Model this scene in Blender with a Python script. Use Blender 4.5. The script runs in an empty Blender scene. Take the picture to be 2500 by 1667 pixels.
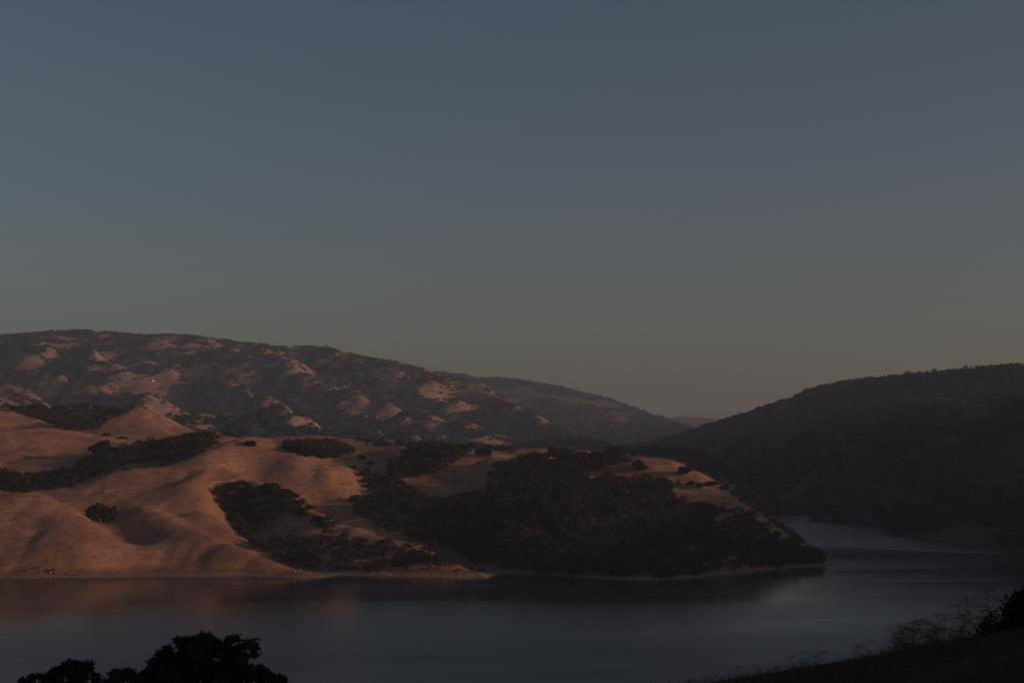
import bpy, math, random
import numpy as np
from mathutils import Vector, Matrix

random.seed(7)
rng = np.random.default_rng(7)
S = bpy.context.scene
COL = S.collection

# ------------------------------------------------------------------ survey
EYE = 85.0                                # eye height above the lake, metres
FL = 3472.0                               # focal length in photo pixels (50 mm)
TH = math.atan(256.5 / FL)                # camera looks up a little
CT, ST = math.cos(TH), math.sin(TH)

def wp(px, py, d):
    """surveyed sight line at distance d north of the viewpoint -> world point"""
    u = (px - 1250.0) / FL; v = (833.5 - py) / FL
    t = d / (CT - v * ST)
    return (t * u, d, EYE + t * (ST + v * CT))

def shore(px, py):
    u = (px - 1250.0) / FL; v = (833.5 - py) / FL
    t = -EYE / (ST + v * CT)
    return (t * u, t * (CT - v * ST), 0.0)

def pix(P):
    P = np.asarray(P, float)
    x, y, z = P[..., 0], P[..., 1], P[..., 2] - EYE
    dep = y * CT + z * ST
    return 1250 + FL * x / dep, 833.5 - FL * (-y * ST + z * CT) / dep

# ------------------------------------------------------------------ noise
_T = rng.random((256, 256))
def vnoise(x, y):
    xi = np.floor(x).astype(int); yi = np.floor(y).astype(int)
    fx = x - xi; fy = y - yi
    fx = fx * fx * fx * (fx * (fx * 6 - 15) + 10); fy = fy * fy * fy * (fy * (fy * 6 - 15) + 10)
    a = _T[xi & 255, yi & 255]; b = _T[(xi + 1) & 255, yi & 255]
    c = _T[xi & 255, (yi + 1) & 255]; d = _T[(xi + 1) & 255, (yi + 1) & 255]
    return (a * (1 - fx) + b * fx) * (1 - fy) + (c * (1 - fx) + d * fx) * fy * 1.0
def fbm(x, y, o=4, g=0.5):
    s = 0; a = 1; t = 0
    for k in range(o):
        s = s + a * (vnoise(x + 17.3 * k, y - 9.1 * k) - 0.5) * 2; t += a
        a *= g; x = x * 2.03; y = y * 2.03
    return s / t

# ------------------------------------------------------------------ thin plate surface through surveyed points
class Surf:
    def __init__(self, pts, x0, x1, y0, y1, step, lam=0.02, detail=None):
        P = np.array(pts, float)
        self.c = P[:, :2] / 100.0
        n = len(P)
        r2 = ((self.c[:, None] - self.c[None]) ** 2).sum(-1)
        K = 0.5 * r2 * np.log(r2 + 1e-9) + lam * np.eye(n)
        Q = np.hstack([np.ones((n, 1)), self.c])
        A = np.zeros((n + 3, n + 3)); A[:n, :n] = K; A[:n, n:] = Q; A[n:, :n] = Q.T
        self.w = np.linalg.solve(A, np.concatenate([P[:, 2], np.zeros(3)]))
        self.x0, self.y0, self.s = x0, y0, step
        self.nx = int((x1 - x0) / step) + 1; self.ny = int((y1 - y0) / step) + 1
        X, Y = np.meshgrid(x0 + np.arange(self.nx) * step, y0 + np.arange(self.ny) * step)
        Z = self.raw(X.ravel(), Y.ravel()).reshape(X.shape)
        if detail is not None: Z = detail(X, Y, Z)
        self.X, self.Y, self.Z = X, Y, Z
    def raw(self, x, y):
        out = np.empty(len(x)); n = len(self.c)
        for i in range(0, len(x), 20000):
            q = np.stack([x[i:i+20000], y[i:i+20000]], -1) / 100.0
            r2 = ((q[:, None] - self.c[None]) ** 2).sum(-1)
            out[i:i+20000] = (0.5 * r2 * np.log(r2 + 1e-9)) @ self.w[:n] + self.w[n] + q @ self.w[n+1:]
        return out
    def h(self, x, y):
        fx = (np.asarray(x, float) - self.x0) / self.s; fy = (np.asarray(y, float) - self.y0) / self.s
        ok = (fx >= 0) & (fy >= 0) & (fx < self.nx - 1) & (fy < self.ny - 1)
        ix = np.clip(fx.astype(int), 0, self.nx - 2); iy = np.clip(fy.astype(int), 0, self.ny - 2)
        a = np.clip(fx - ix, 0, 1); b = np.clip(fy - iy, 0, 1); Z = self.Z
        v = (Z[iy, ix] * (1-a) + Z[iy, ix+1] * a) * (1-b) + (Z[iy+1, ix] * (1-a) + Z[iy+1, ix+1] * a) * b
        return np.where(ok, v, -99.0)

def hit(px, py, surfs, d0, d1, step=3.0):
    """first ground met by the sight lines -> (N,3), nan where none"""
    px = np.atleast_1d(np.asarray(px, float)); py = np.atleast_1d(np.asarray(py, float))
    u = (px - 1250) / FL; v = (833.5 - py) / FL
    res = np.full((len(px), 3), np.nan); done = np.zeros(len(px), bool)
    for d in np.arange(d0, d1, step):
        t = d / (CT - v * ST); x = t * u; z = EYE + t * (ST + v * CT)
        g = np.maximum.reduce([s.h(x, np.full_like(x, d)) for s in surfs])
        m = (~done) & (g >= z)
        res[m] = np.stack([x[m], np.full(m.sum(), d), g[m]], -1); done |= m
        if done.all(): break
    return res

# ------------------------------------------------------------------ object helpers
def link(name, me, parent=None, mat=None):
    o = bpy.data.objects.new(name, me); COL.objects.link(o)
    if parent is not None: o.parent = parent
    if mat is not None and me is not None and len(me.materials) == 0: me.materials.append(mat)
    return o
def tag(o, label=None, cat=None, group=None, kind=None):
    if label: o['label'] = label
    if cat: o['category'] = cat
    if group: o['group'] = group
    if kind: o['kind'] = kind
    return o
def mesh_np(name, V, F, mat=None, smooth=False):
    """V (n,3), F (m,k) constant-k faces"""
    V = np.ascontiguousarray(V, np.float32); F = np.ascontiguousarray(F, np.int32)
    me = bpy.data.meshes.new(name); m, k = F.shape
    me.vertices.add(len(V)); me.vertices.foreach_set('co', V.ravel())
    me.loops.add(m * k); me.loops.foreach_set('vertex_index', F.ravel())
    me.polygons.add(m); me.polygons.foreach_set('loop_start', np.arange(m, dtype=np.int32) * k)
    me.polygons.foreach_set('loop_total', np.full(m, k, np.int32))
    if smooth: me.polygons.foreach_set('use_smooth', np.ones(m, bool))
    me.update(calc_edges=True); me.validate()
    if mat: me.materials.append(mat)
    return me
def grid_mesh(name, X, Y, Z, mat, keep=None):
    ny, nx = X.shape
    V = np.stack([X.ravel(), Y.ravel(), Z.ravel()], -1)
    i = (np.arange(ny - 1)[:, None] * nx + np.arange(nx - 1)[None]).ravel()
    F = np.stack([i, i + 1, i + nx + 1, i + nx], -1)
    if keep is not None:
        F = F[keep.ravel()[F].any(1)]
    return mesh_np(name, V, F, mat, True)

class MB:                                  # small mesh collector
    def __init__(s): s.v = []; s.f = []
    def add(s, V, F):
        o = len(s.v); s.v += [tuple(p) for p in V]; s.f += [tuple(i + o for i in f) for f in F]
    def tube(s, pts, rad, n=6, cap=True):
        pts = [Vector(p) for p in pts]; V = []; F = []
        for i, p in enumerate(pts):
            a = pts[max(i-1, 0)]; b = pts[min(i+1, len(pts)-1)]
            t = (b - a).normalized() if (b - a).length > 1e-9 else Vector((0, 0, 1))
            q = t.cross(Vector((0.31, 0.17, 1)) if abs(t.z) < 0.9 else Vector((1, 0.2, 0))).normalized(); r = t.cross(q)
            for k in range(n):
                w = 2 * math.pi * k / n
                V.append(p + (q * math.cos(w) + r * math.sin(w)) * rad[i])
        for i in range(len(pts) - 1):
            for k in range(n):
                k2 = (k + 1) % n
                F.append((i*n+k, i*n+k2, (i+1)*n+k2, (i+1)*n+k))
        if cap: F += [tuple(range(n))[::-1], tuple((len(pts)-1)*n + k for k in range(n))]
        s.add(V, F)
    def box(s, x0, x1, y0, y1, z0, z1):
        V = [(x, y, z) for x in (x0, x1) for y in (y0, y1) for z in (z0, z1)]
        s.add(V, [(0,1,3,2),(4,6,7,5),(0,4,5,1),(2,3,7,6),(0,2,6,4),(1,5,7,3)])
    def me(s, name, mat=None, smooth=False):
        me = bpy.data.meshes.new(name); me.from_pydata(s.v, [], s.f); me.update()
        if smooth:
            for p in me.polygons: p.use_smooth = True
        if mat: me.materials.append(mat)
        return me

# ------------------------------------------------------------------ materials
def newmat(name):
    m = bpy.data.materials.new(name); m.use_nodes = True
    nt = m.node_tree; b = nt.nodes['Principled BSDF']
    return m, nt, b
def N(nt, t, **kw):
    n = nt.nodes.new(t)
    for k, v in kw.items(): setattr(n, k, v)
    return n
def noise(nt, vec, scale, detail=5, rough=0.55, dist=0.0):
    n = N(nt, 'ShaderNodeTexNoise'); n.inputs['Scale'].default_value = scale
    n.inputs['Detail'].default_value = detail; n.inputs['Roughness'].default_value = rough
    n.inputs['Distortion'].default_value = dist
    nt.links.new(vec, n.inputs['Vector']); return n.outputs['Fac']
def ramp(nt, fac, stops):
    r = N(nt, 'ShaderNodeValToRGB'); e = r.color_ramp.elements
    while len(e) < len(stops): e.new(0.5)
    for k, (p, c) in enumerate(stops):
        e[k].position = p; e[k].color = (*c, 1) if len(c) == 3 else c
    nt.links.new(fac, r.inputs['Fac']); return r.outputs['Color']
def mix(nt, fac, a, b, mode='MIX'):
    m = N(nt, 'ShaderNodeMix', data_type='RGBA', blend_type=mode)
    for s, v in ((0, fac), (6, a), (7, b)):
        if isinstance(v, (int, float)): m.inputs[s].default_value = v
        elif isinstance(v, tuple): m.inputs[s].default_value = (*v, 1)
        else: nt.links.new(v, m.inputs[s])
    return m.outputs[2]
def mathn(nt, op, a, b=0.0, clamp=False):
    m = N(nt, 'ShaderNodeMath', operation=op, use_clamp=clamp)
    for s, v in ((0, a), (1, b)):
        if isinstance(v, (int, float)): m.inputs[s].default_value = v
        else: nt.links.new(v, m.inputs[s])
    return m.outputs[0]
def maprange(nt, v, a, b, c=0.0, d=1.0):
    m = N(nt, 'ShaderNodeMapRange'); nt.links.new(v, m.inputs[0])
    for i, q in enumerate((a, b, c, d)): m.inputs[i + 1].default_value = q
    return m.outputs[0]
def position(nt):
    g = N(nt, 'ShaderNodeNewGeometry'); s = N(nt, 'ShaderNodeSeparateXYZ')
    nt.links.new(g.outputs['Position'], s.inputs[0])
    return g.outputs['Position'], s.outputs

def grass_mat(name, base, dark, pale, sc=1.0, beach=True, scrub=None):
    m, nt, b = newmat(name); pos, xyz = position(nt)
    sq = N(nt, 'ShaderNodeMapping'); nt.links.new(pos, sq.inputs[0]); sq.inputs['Scale'].default_value = (1, 1, 3.2)
    n1 = noise(nt, pos, 0.012 * sc, 6, 0.6); n2 = noise(nt, sq.outputs[0], 0.09 * sc, 6, 0.65, 0.6)
    n3 = noise(nt, pos, 0.8 * sc, 4, 0.7)
    c = ramp(nt, n1, [(0.30, dark), (0.52, base), (0.72, pale)])
    c = mix(nt, maprange(nt, n2, 0.52, 0.68), c, dark)
    c = mix(nt, maprange(nt, n3, 0.55, 0.75, 0, 0.55), c, tuple(q * 0.6 for q in dark))
    c = mix(nt, maprange(nt, n3, 0.42, 0.25, 0, 0.5), c, pale)
    tz = N(nt, 'ShaderNodeMapping'); nt.links.new(pos, tz.inputs[0]); tz.inputs['Scale'].default_value = (0.18, 0.18, 5.0)
    n5 = noise(nt, tz.outputs[0], 0.16 * sc, 4, 0.7, 0.3); n6 = noise(nt, pos, 0.26 * sc, 5, 0.8)
    c = mix(nt, maprange(nt, n5, 0.54, 0.60, 0, 0.45), c, dark)                       # cattle terraces along the contours
    c = mix(nt, maprange(nt, n6, 0.56, 0.62, 0, 0.75), c, tuple(q * 0.62 for q in dark))   # tufts and thistle
    c = mix(nt, maprange(nt, n6, 0.42, 0.34, 0, 0.5), c, pale)
    if scrub:
        n4 = noise(nt, pos, 0.035 * sc, 7, 0.72, 0.4)
        c = mix(nt, maprange(nt, n4, scrub[0], scrub[0] + 0.05, 0, 0.85), c, scrub[1])
    if beach:
        wob = mathn(nt, 'MULTIPLY', mathn(nt, 'SUBTRACT', noise(nt, pos, 0.03, 6, 0.7), 0.5), 9.0)
        zz = mathn(nt, 'ADD', xyz[2], wob)
        c = mix(nt, maprange(nt, zz, 6.5, 3.0), c, (0.21, 0.105, 0.065))
        c = mix(nt, maprange(nt, zz, 2.4, 1.5), c, mix(nt, n3, (0.15, 0.112, 0.09), (0.25, 0.195, 0.155)))
        c = mix(nt, maprange(nt, xyz[2], 0.5, 0.15), c, (0.10, 0.08, 0.065))
    nt.links.new(c, b.inputs['Base Color']); b.inputs['Roughness'].default_value = 0.95
    b.inputs['Specular IOR Level'].default_value = 0.1
    bp = N(nt, 'ShaderNodeBump'); bp.inputs['Strength'].default_value = 0.55; bp.inputs['Distance'].default_value = 1.6 / sc
    hh = mathn(nt, 'ADD', mathn(nt, 'MULTIPLY', n2, 1.2), mathn(nt, 'MULTIPLY', n3, 0.35))
    nt.links.new(hh, bp.inputs['Height']); nt.links.new(bp.outputs[0], b.inputs['Normal'])
    return m
def leaf_mat(name, c0, c1, sc=0.5):
    m, nt, b = newmat(name)
    g = N(nt, 'ShaderNodeNewGeometry'); oi = N(nt, 'ShaderNodeObjectInfo')
    pos, xyz = position(nt)
    n = noise(nt, pos, sc, 3, 0.6)
    c = mix(nt, g.outputs['Random Per Island'], c0, c1)
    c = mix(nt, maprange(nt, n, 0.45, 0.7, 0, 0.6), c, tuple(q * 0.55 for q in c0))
    c = mix(nt, mathn(nt, 'MULTIPLY', mathn(nt, 'POWER', oi.outputs['Random'], 2.0), 0.8), c, (c1[0] * 1.5, c1[1] * 1.15, c1[2] * 1.0))
    nt.links.new(c, b.inputs['Base Color']); b.inputs['Roughness'].default_value = 0.8
    b.inputs['Specular IOR Level'].default_value = 0.15
    return m
def plain(name, c0, c1, sc=3.0, rough=0.85):
    m, nt, b = newmat(name); pos, _ = position(nt)
    nt.links.new(mix(nt, noise(nt, pos, sc, 5, 0.6), c0, c1), b.inputs['Base Color'])
    b.inputs['Roughness'].default_value = rough; return m

M_near = grass_mat('dry_grass', (0.31, 0.18, 0.118), (0.20, 0.105, 0.074), (0.38, 0.245, 0.15))
M_far = grass_mat('far_grass', (0.26, 0.17, 0.13), (0.15, 0.10, 0.08), (0.37, 0.26, 0.19), 0.5, False, (0.60, (0.05, 0.047, 0.032)))
M_dist = grass_mat('distant_grass', (0.10, 0.09, 0.06), (0.06, 0.055, 0.04), (0.26, 0.19, 0.13), 0.3, False, (0.45, (0.05, 0.05, 0.035)))
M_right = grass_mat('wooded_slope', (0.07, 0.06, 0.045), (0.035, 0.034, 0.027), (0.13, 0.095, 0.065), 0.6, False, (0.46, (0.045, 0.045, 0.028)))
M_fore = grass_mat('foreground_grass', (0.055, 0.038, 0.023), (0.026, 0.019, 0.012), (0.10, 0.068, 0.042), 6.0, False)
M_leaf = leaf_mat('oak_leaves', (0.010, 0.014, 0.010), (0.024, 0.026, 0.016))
M_shrub = leaf_mat('shrub_leaves', (0.06, 0.05, 0.028), (0.11, 0.075, 0.04))
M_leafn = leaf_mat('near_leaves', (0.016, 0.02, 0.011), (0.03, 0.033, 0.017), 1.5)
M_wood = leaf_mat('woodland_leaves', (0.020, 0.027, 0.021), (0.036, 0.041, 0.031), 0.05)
M_bark = plain('bark', (0.045, 0.037, 0.03), (0.09, 0.075, 0.06))
M_rock = plain('rock', (0.16, 0.12, 0.09), (0.33, 0.255, 0.19), 0.9)
M_track = plain('bare_dirt', (0.29, 0.18, 0.12), (0.37, 0.245, 0.165), 0.12)
M_white = plain('white_paint', (0.78, 0.74, 0.68), (0.85, 0.82, 0.78))
M_roof = plain('grey_roof', (0.16, 0.13, 0.12), (0.24, 0.2, 0.18))
M_glass = plain('window_glass', (0.02, 0.025, 0.03), (0.03, 0.035, 0.04), rough=0.1)
M_stalk = plain('dry_stalk', (0.035, 0.027, 0.018), (0.07, 0.052, 0.034), 8)
M_bird = plain('feathers', (0.02, 0.02, 0.022), (0.05, 0.045, 0.045), 6)

# ------------------------------------------------------------------ near hills
P = []
def A(*l):
    for p in l: P.append(wp(*p))
def SH(*l):
    for p in l: P.append(shore(*p))
# shoreline and lake floor in front of it
sh = [(-500,1415),(-250,1413),(-100,1412),(0,1412),(150,1411),(300,1411),(450,1410),(600,1407),(700,1405),(760,1402),(850,1405),(950,1409),
      (1050,1412),(1130,1413),(1188,1411),(1215,1402),(1260,1399),(1320,1402),(1400,1408),(1500,1414),(1600,1417),(1680,1413),(1750,1405),
      (1850,1394),(1950,1385),(2012,1380)]
SH(*sh)
for (px, py) in sh[::2]:
    x, y, z = shore(px, py); P.append((x, y - 60, -9)); P.append((x, y - 130, -12))
x, y, z = shore(2012, 1380); P += [(x + 25, y, -7), (x + 60, y + 20, -12), (x + 20, y + 60, -7), (x + 10, y + 140, -9)]
def CR(pts, drop=4.0, back=26, step=22):
    """a ridge line followed closely, with the ground falling away behind it"""
    for (p0, p1) in zip(pts[:-1], pts[1:]):
        n = max(1, int(math.hypot(p1[0] - p0[0], p1[1] - p0[1]) / step))
        for k in range(n):
            q = [p0[i] + (p1[i] - p0[i]) * k / n for i in range(3)]
            P.append(wp(*q))
            if drop: x, y, z = wp(q[0], q[1], q[2] + back); P.append((x, y, z - drop))
    P.append(wp(*pts[-1]))
# front left knob
A((-300,1180,1100),(-120,1190,1080))
CR([(0,1203,1060),(42,1196,1070),(100,1203,1070),(150,1222,1060),(210,1258,1040),(270,1298,1010),(340,1345,975)], 3)
A((0,1300,985),(0,1250,1020),(-200,1300,985),(100,1330,962),(200,1352,950),(100,1260,1020),(150,1300,985))
A((150,1212,1120),(250,1270,1075),(330,1320,1020),(430,1368,972),(300,1375,955),(520,1380,955))
# main hill crest
CR([(85,1196,1150),(150,1190,1165),(230,1162,1185),(290,1146,1195),(400,1138,1210),(470,1114,1225),(540,1082,1240),(590,1067,1250),(640,1069,1255),
  (690,1083,1255),(740,1102,1250),(790,1120,1245),(850,1138,1235)], 7, 34, 34)
A((200,1200,1130),(300,1190,1145),(400,1180,1155),(460,1165,1170),(540,1130,1200),(350,1230,1090),(300,1250,1075),(700,1130,1215),(800,1160,1200))
# spurs and gullies
CR([(590,1150,1185),(630,1165,1175),(680,1190,1155),(720,1212,1135),(760,1235,1112),(800,1256,1092),(870,1284,1062),(930,1304,1040)], 6, 24)
A((740,1180,1195),(800,1205,1185),(850,1235,1165),(900,1265,1130))
CR([(350,1222,1085),(400,1250,1058),(450,1277,1039),(530,1309,1010),(600,1338,985),(660,1366,962),(745,1396,938)], 1.4, 22)
CR([(470,1160,1165),(500,1182,1145),(525,1225,1115)], 0)
CR([(525,1225,1115),(545,1256,1088),(575,1290,1056),(605,1322,1024)], 5, 18)
A((480,1262,1068),(560,1316,1022))
A((575,1205,1165),(610,1262,1128),(650,1312,1078),(700,1360,1010),(745,1386,962))
A((660,1240,1130),(720,1270,1100),(800,1302,1062),(850,1322,1040),(760,1330,1030))
CR([(960,1314,1028),(1000,1326,1018),(1080,1353,995),(1140,1382,968),(1180,1401,945)], 5, 24)
A((850,1362,985),(950,1380,962),(1050,1390,950),(900,1340,1010))
# valley between main hill and headland
A((880,1165,1265),(930,1232,1190),(1000,1290,1120),(1100,1345,1050),(1190,1385,985))
# valley behind the main hill, hill beyond it
A((0,1178,1225),(150,1158,1250),(300,1118,1290),(450,1090,1310),(600,1085,1330),(0,1130,1290),(100,1112,1330),(200,1100,1365),(350,1082,1410),(-300,1150,1250),(-300,1060,1500))
A((-120,1040,1480))
CR([(0,1047,1480),(80,1051,1480),(140,1055,1480),(200,1064,1480),(260,1075,1470),(310,1078,1465)], 6, 30, 40)
A((360,1077,1470),(430,1078,1460),(480,1068,1480),(540,1062,1500))
A((0,1036,1580),(50,1049,1570),(0,998,1700),(30,1006,1690),(70,1021,1670),(110,1035,1650),(145,1046,1610),(-200,960,1720))
CR([(215,1045,1740),(240,1030,1765),(290,1008,1790),(335,992,1800)], 4, 30, 24)
CR([(335,992,1800),(400,1014,1795),(450,1041,1785),(490,1058,1780)], 9, 30, 24)
CR([(340,998,1790),(370,1020,1765),(405,1046,1735),(435,1060,1705)], 0)
A((300,1030,1755),(330,1055,1700),(215,1062,1700),(300,1070,1650),(400,1066,1680),(440,1062,1700))
A((50,1003,2000),(120,1000,2060),(200,998,2060),(270,1003,1980),(150,1042,1820),(205,1056,1730),(60,1025,1850))
# centre back
A((620,1080,1480),(700,1098,1440),(760,1104,1480),(850,1108,1460),(850,1130,1370),(900,1102,1500),(950,1096,1480),(930,1146,1330),(890,1143,1330),(1000,1100,1430),(960,1150,1290))
A((700,1078,1900),(850,1072,1800),(900,1079,1720),(950,1089,1620),(1000,1093,1520),(1050,1099,1460),(1100,1101,1430),(1150,1101,1410),(1200,1107,1385),(1280,1119,1320),
  (1050,1130,1330),(1150,1128,1330),(1100,1170,1240),(1150,1200,1195),(1050,1203,1195),(1000,1155,1270),(1180,1095,1600),(1250,1099,1600))
# headland
A((1380,1116,1275),(1470,1118,1255),(1550,1118,1240),(1640,1118,1225),(1680,1134,1215),(1720,1158,1203),(1760,1182,1190),(1795,1212,1175),(1850,1250,1138),
  (1900,1288,1105),(1950,1327,1072),(1985,1350,1046),(2003,1369,1030),
  (1300,1200,1150),(1400,1180,1170),(1500,1162,1190),(1600,1167,1180),(1700,1192,1162),(1650,1250,1092),(1500,1280,1050),(1350,1300,1035),(1250,1325,1020),
  (1750,1290,1062),(1850,1342,1030),(1600,1340,985),(1450,1350,978),(1300,1370,978),(1700,1372,968),(1800,1366,990),(1220,1250,1100),(1930,1366,1030))
P += [(20,1420,42),(100,1400,36),(160,1340,18),(200,1260,-2),(215,1180,-8),(190,1400,-8),(60,1500,15),(150,1480,-10),(230,1550,-12),(330,1450,-14),(330,1250,-14)]
def DIP(*l):
    for px, py, d, dz in l:
        x, y, z = wp(px, py, d); P.append((x, y, z - dz))
DIP((575,1240,1140,5),(600,1275,1105,5),(625,1310,1062,5),(620,1067,1300,12),(700,1085,1300,12),(780,1115,1290,12),
    (80,1051,1540,12),(200,1064,1540,14),(310,1078,1540,12),(430,1078,1540,10),
    (30,1040,1640,8),(380,1010,1900,25),(300,1010,1900,20),(450,1045,1950,20),
    (1640,1117,1275,14),(1500,1117,1300,10),(1400,1116,1330,8))
# second wooded point behind the headland
P += [wp(px, 1090, 1760)[:2] + (48.0,) for px in (1230, 1330, 1430, 1530)] + [wp(px, 1140, 1850)[:2] + (25.0,) for px in (1250, 1400, 1560, 1660)]
A((1250,1112,1550),(1330,1112,1550),(1400,1108,1600),(1500,1106,1640),(1560,1105,1660),(1620,1101,1700),(1680,1111,1745),(1740,1138,1755),(1800,1170,1760),(1850,1199,1765),(1895,1230,1775))
P += [shore(1925, 1252), (360, 1700, -12), (420, 1820, -12), (300, 2000, 10), (380,2100,-8), (100, 2050, 60)]
P += [(-700,2250,80),(-300,2250,60),(0,2250,55),(-900,1700,150),(-900,1300,110),(-700,950,-2),(-900,1050,60),(-350,2100,70),(-150,1900,60)]
def near_detail(X, Y, Z):
    k = np.clip(Z / 12.0, 0, 1)
    Z = Z + k * (2.0 * fbm(X / 60 + 2, Y / 60, 5, 0.55) + 0.6 * fbm(X / 12, Y / 12, 3))
    e = np.abs(fbm(X / 28 + 3, Y / 70, 3)); Z = Z - k * np.clip(0.16 - e, 0, 1) * 16 * np.clip((30 - Z) / 30, 0.15, 1)
    Z = Z - k * 9.0 * np.clip(0.22 - np.abs(fbm(X / 60 + 9, Y / 130, 4)), 0, 1)
    # wave-cut bank above a narrow beach
    Z = np.where((Z > 0.2) & (Z < 9), 0.2 + (Z - 0.2) * np.where(Z < 2.2, 0.72, 1.0) - np.where(Z >= 2.2, 0.56 * np.clip((9 - Z) / 6.8, 0, 1), 0), Z)
    return Z
near = Surf(P, -900, 460, 780, 2260, 4.0, 0.01, near_detail)
link('hills', grid_mesh('hills', near.X, near.Y, near.Z, M_near))['kind'] = 'structure'

# ------------------------------------------------------------------ far ridge on the left
P = []
A((-500,812,3700),(-200,818,3650),(0,817,3600),(80,812,3600),(130,806,3600),(200,803,3600),(260,807,3600),(320,813,3600),(370,818,3600),(420,813,3600),(470,816,3600),(520,823,3600),
  (600,836,3600),(640,846,3600),(700,846,3600),(790,849,3580),(830,856,3570),(870,866,3560),(930,878,3550),(1000,891,3530),(1060,909,3510),(1100,922,3500),(1130,936,3470),
  (1180,962,3400),(1240,990,3280),(1300,1016,3120),(1400,1050,2850),(1460,1074,2650),(1520,1100,2500))
A((0,1050,2450),(200,1050,2450),(400,1055,2450),(600,1060,2400),(800,1072,2350),(1000,1085,2350),(1200,1098,2350),(1400,1108,2350),(-400,1030,2450),
  (0,930,3000),(300,920,3050),(600,950,3000),(900,975,2980),(1100,1010,2900),(1250,1050,2700),(-400,920,3000),(530,1042,2200),(600,1055,2150),(700,1066,2150),(850,1070,2150),(1000,1090,2100))
P += [(-1500,4300,250),(-500,4300,220),(200,4300,100),(700,3900,10),(900,3300,-5),(500,2500,10),(400,2250,5),(-1500,2200,110),(-600,2100,70),(0,2100,50)]
for (px, py, d) in [(1060,909,3510),(1130,936,3470),(1180,962,3400),(1240,990,3280),(1300,1016,3120),(1400,1050,2850),(1460,1074,2650),(1520,1100,2500)]:
    x, y, z = wp(px, py, d); P.append((x + 40, y + 220, z - 55)); P.append((x + 80, y + 600, max(-5, z - 140)))
CLEAR = [(27,836,28,12,20),(50,862,22,6,5),(75,883,15,6,15),(5,881,10,6,0),(107,865,18,4,5),(155,862,14,4,25),(190,881,18,8,20),(167,847,12,5,0),(148,810,22,3,0),(238,811,22,4,0),(270,826,14,5,0),(259,840,12,3,0),
(402,836,30,9,-15),(423,825,20,7,10),(470,846,25,7,0),(431,862,14,7,0),(512,828,28,4,12),(592,848,26,12,30),(577,875,12,8,40),(592,899,8,14,0),(607,920,10,8,0),(500,899,14,4,25),(259,923,22,6,5),(333,921,24,5,20),
(402,944,26,5,22),(443,958,22,9,28),(458,985,18,6,15),(137,899,12,6,0),(167,911,22,6,0),(232,942,12,4,0),(259,944,12,4,0),(202,964,12,6,0),(155,970,12,4,0),(300,970,8,10,0),(372,958,5,14,0),(384,975,6,5,0),
(12,970,18,7,30),(18,985,14,5,0),(9,899,12,8,0),(568,1012,22,7,25),(604,1033,24,6,25),(663,1033,30,5,20),(506,1045,30,5,0),(625,1051,40,5,8),(728,869,26,12,10),(719,899,22,8,0),(716,851,18,6,0),(689,866,16,5,0),
(734,920,14,6,0),(784,914,12,5,0),(820,897,14,3,0),(835,862,18,9,30),(880,887,14,4,15),(915,911,18,5,10),(966,921,22,6,20),(960,905,24,6,15),(1040,902,22,7,20),(1082,944,14,4,15),(1130,975,10,5,15),(1022,950,16,5,25),
(1064,970,26,7,30),(1100,991,24,6,28),(1148,964,22,5,22),(1183,973,20,5,25),(1213,988,20,6,28),(1249,1012,22,7,28),(1192,1024,16,3,25),(1228,1051,18,5,20),(1222,1066,16,4,0),(1165,955,25,5,20),(1225,970,22,8,25),
(1272,1000,12,3,20),(1308,1020,14,4,20),(1326,1034,12,4,20),(1353,1028,20,5,20),(1406,1046,18,6,28),(1430,1058,14,5,30),(734,950,26,4,10),(686,947,14,4,0),(808,988,14,7,20),(749,997,30,5,22),(778,1018,26,6,30),(808,1021,22,3,15),
(912,1048,34,4,22),(957,1072,25,5,25),(743,1066,25,4,5),(853,1067,34,5,10)]   # grassy openings of the far ridge, as surveyed
def clearing(PX, PY, grow=1.0, wob=None):
    best = np.full(PX.shape, 9.0)
    for cx, cy, rx, ry, an in CLEAR:
        m = (np.abs(PX - cx) < rx * 3 + 10) & (np.abs(PY - cy) < rx * 2 + 14)
        if not m.any(): continue
        c, q = math.cos(math.radians(an)), math.sin(math.radians(an)); dx = PX[m] - cx; dy = PY[m] - cy
        e = np.sqrt(((dx * c + dy * q) / (rx * 1.15 * grow)) ** 2 + ((-dx * q + dy * c) / (ry * 1.1 * grow)) ** 2)
        best[m] = np.minimum(best[m], e)
    return best if wob is None else best + wob
def far_detail(X, Y, Z):
    base = Z
    u = X * 0.80 + Y * 0.60; w = -X * 0.6 + Y * 0.8
    ww = fbm(X / 420, Y / 420, 3)
    t = u / 330 + 0.9 * ww
    tri = np.abs((t % 1.0) - 0.5) * 2
    t2 = u / 120 + w / 900 + 1.3 * fbm(X / 200 + 7, Y / 200, 3); tri2 = np.abs((t2 % 1.0) - 0.5) * 2
    _, PY = pix(np.stack([X, Y, Z], -1))
    crest = np.clip((4790 - Y) / 560, 0.0, 1) * np.clip((1440 - PY*0 - pix(np.stack([X, Y, Z], -1))[0]) / 260, 0.12, 1)
    foot = np.clip((Z - 40) / 80, 0.1, 1)
    Z = Z + 3 * np.exp(-clearing(*pix(np.stack([X, Y, Z], -1)), 1.3) ** 2) * crest
    return Z + crest * foot * ((tri - 0.55) * 78 + (tri2 - 0.5) * 16) + foot * (32 * fbm(X / 90, Y / 90, 4) * crest + 6 * fbm(X / 34, Y / 34, 3) * np.clip(crest * 3, 0.25, 1))
KF = 1.35
P = [(x * KF, y * KF, (z - EYE) * KF + EYE - (8 if y > 2600 else 0)) for x, y, z in P] + [(x, 2320, 35) for x in (-1900, -1200, -600, 0)] + [(500, 2320, 0), (1100, 2400, -5)]
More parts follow.
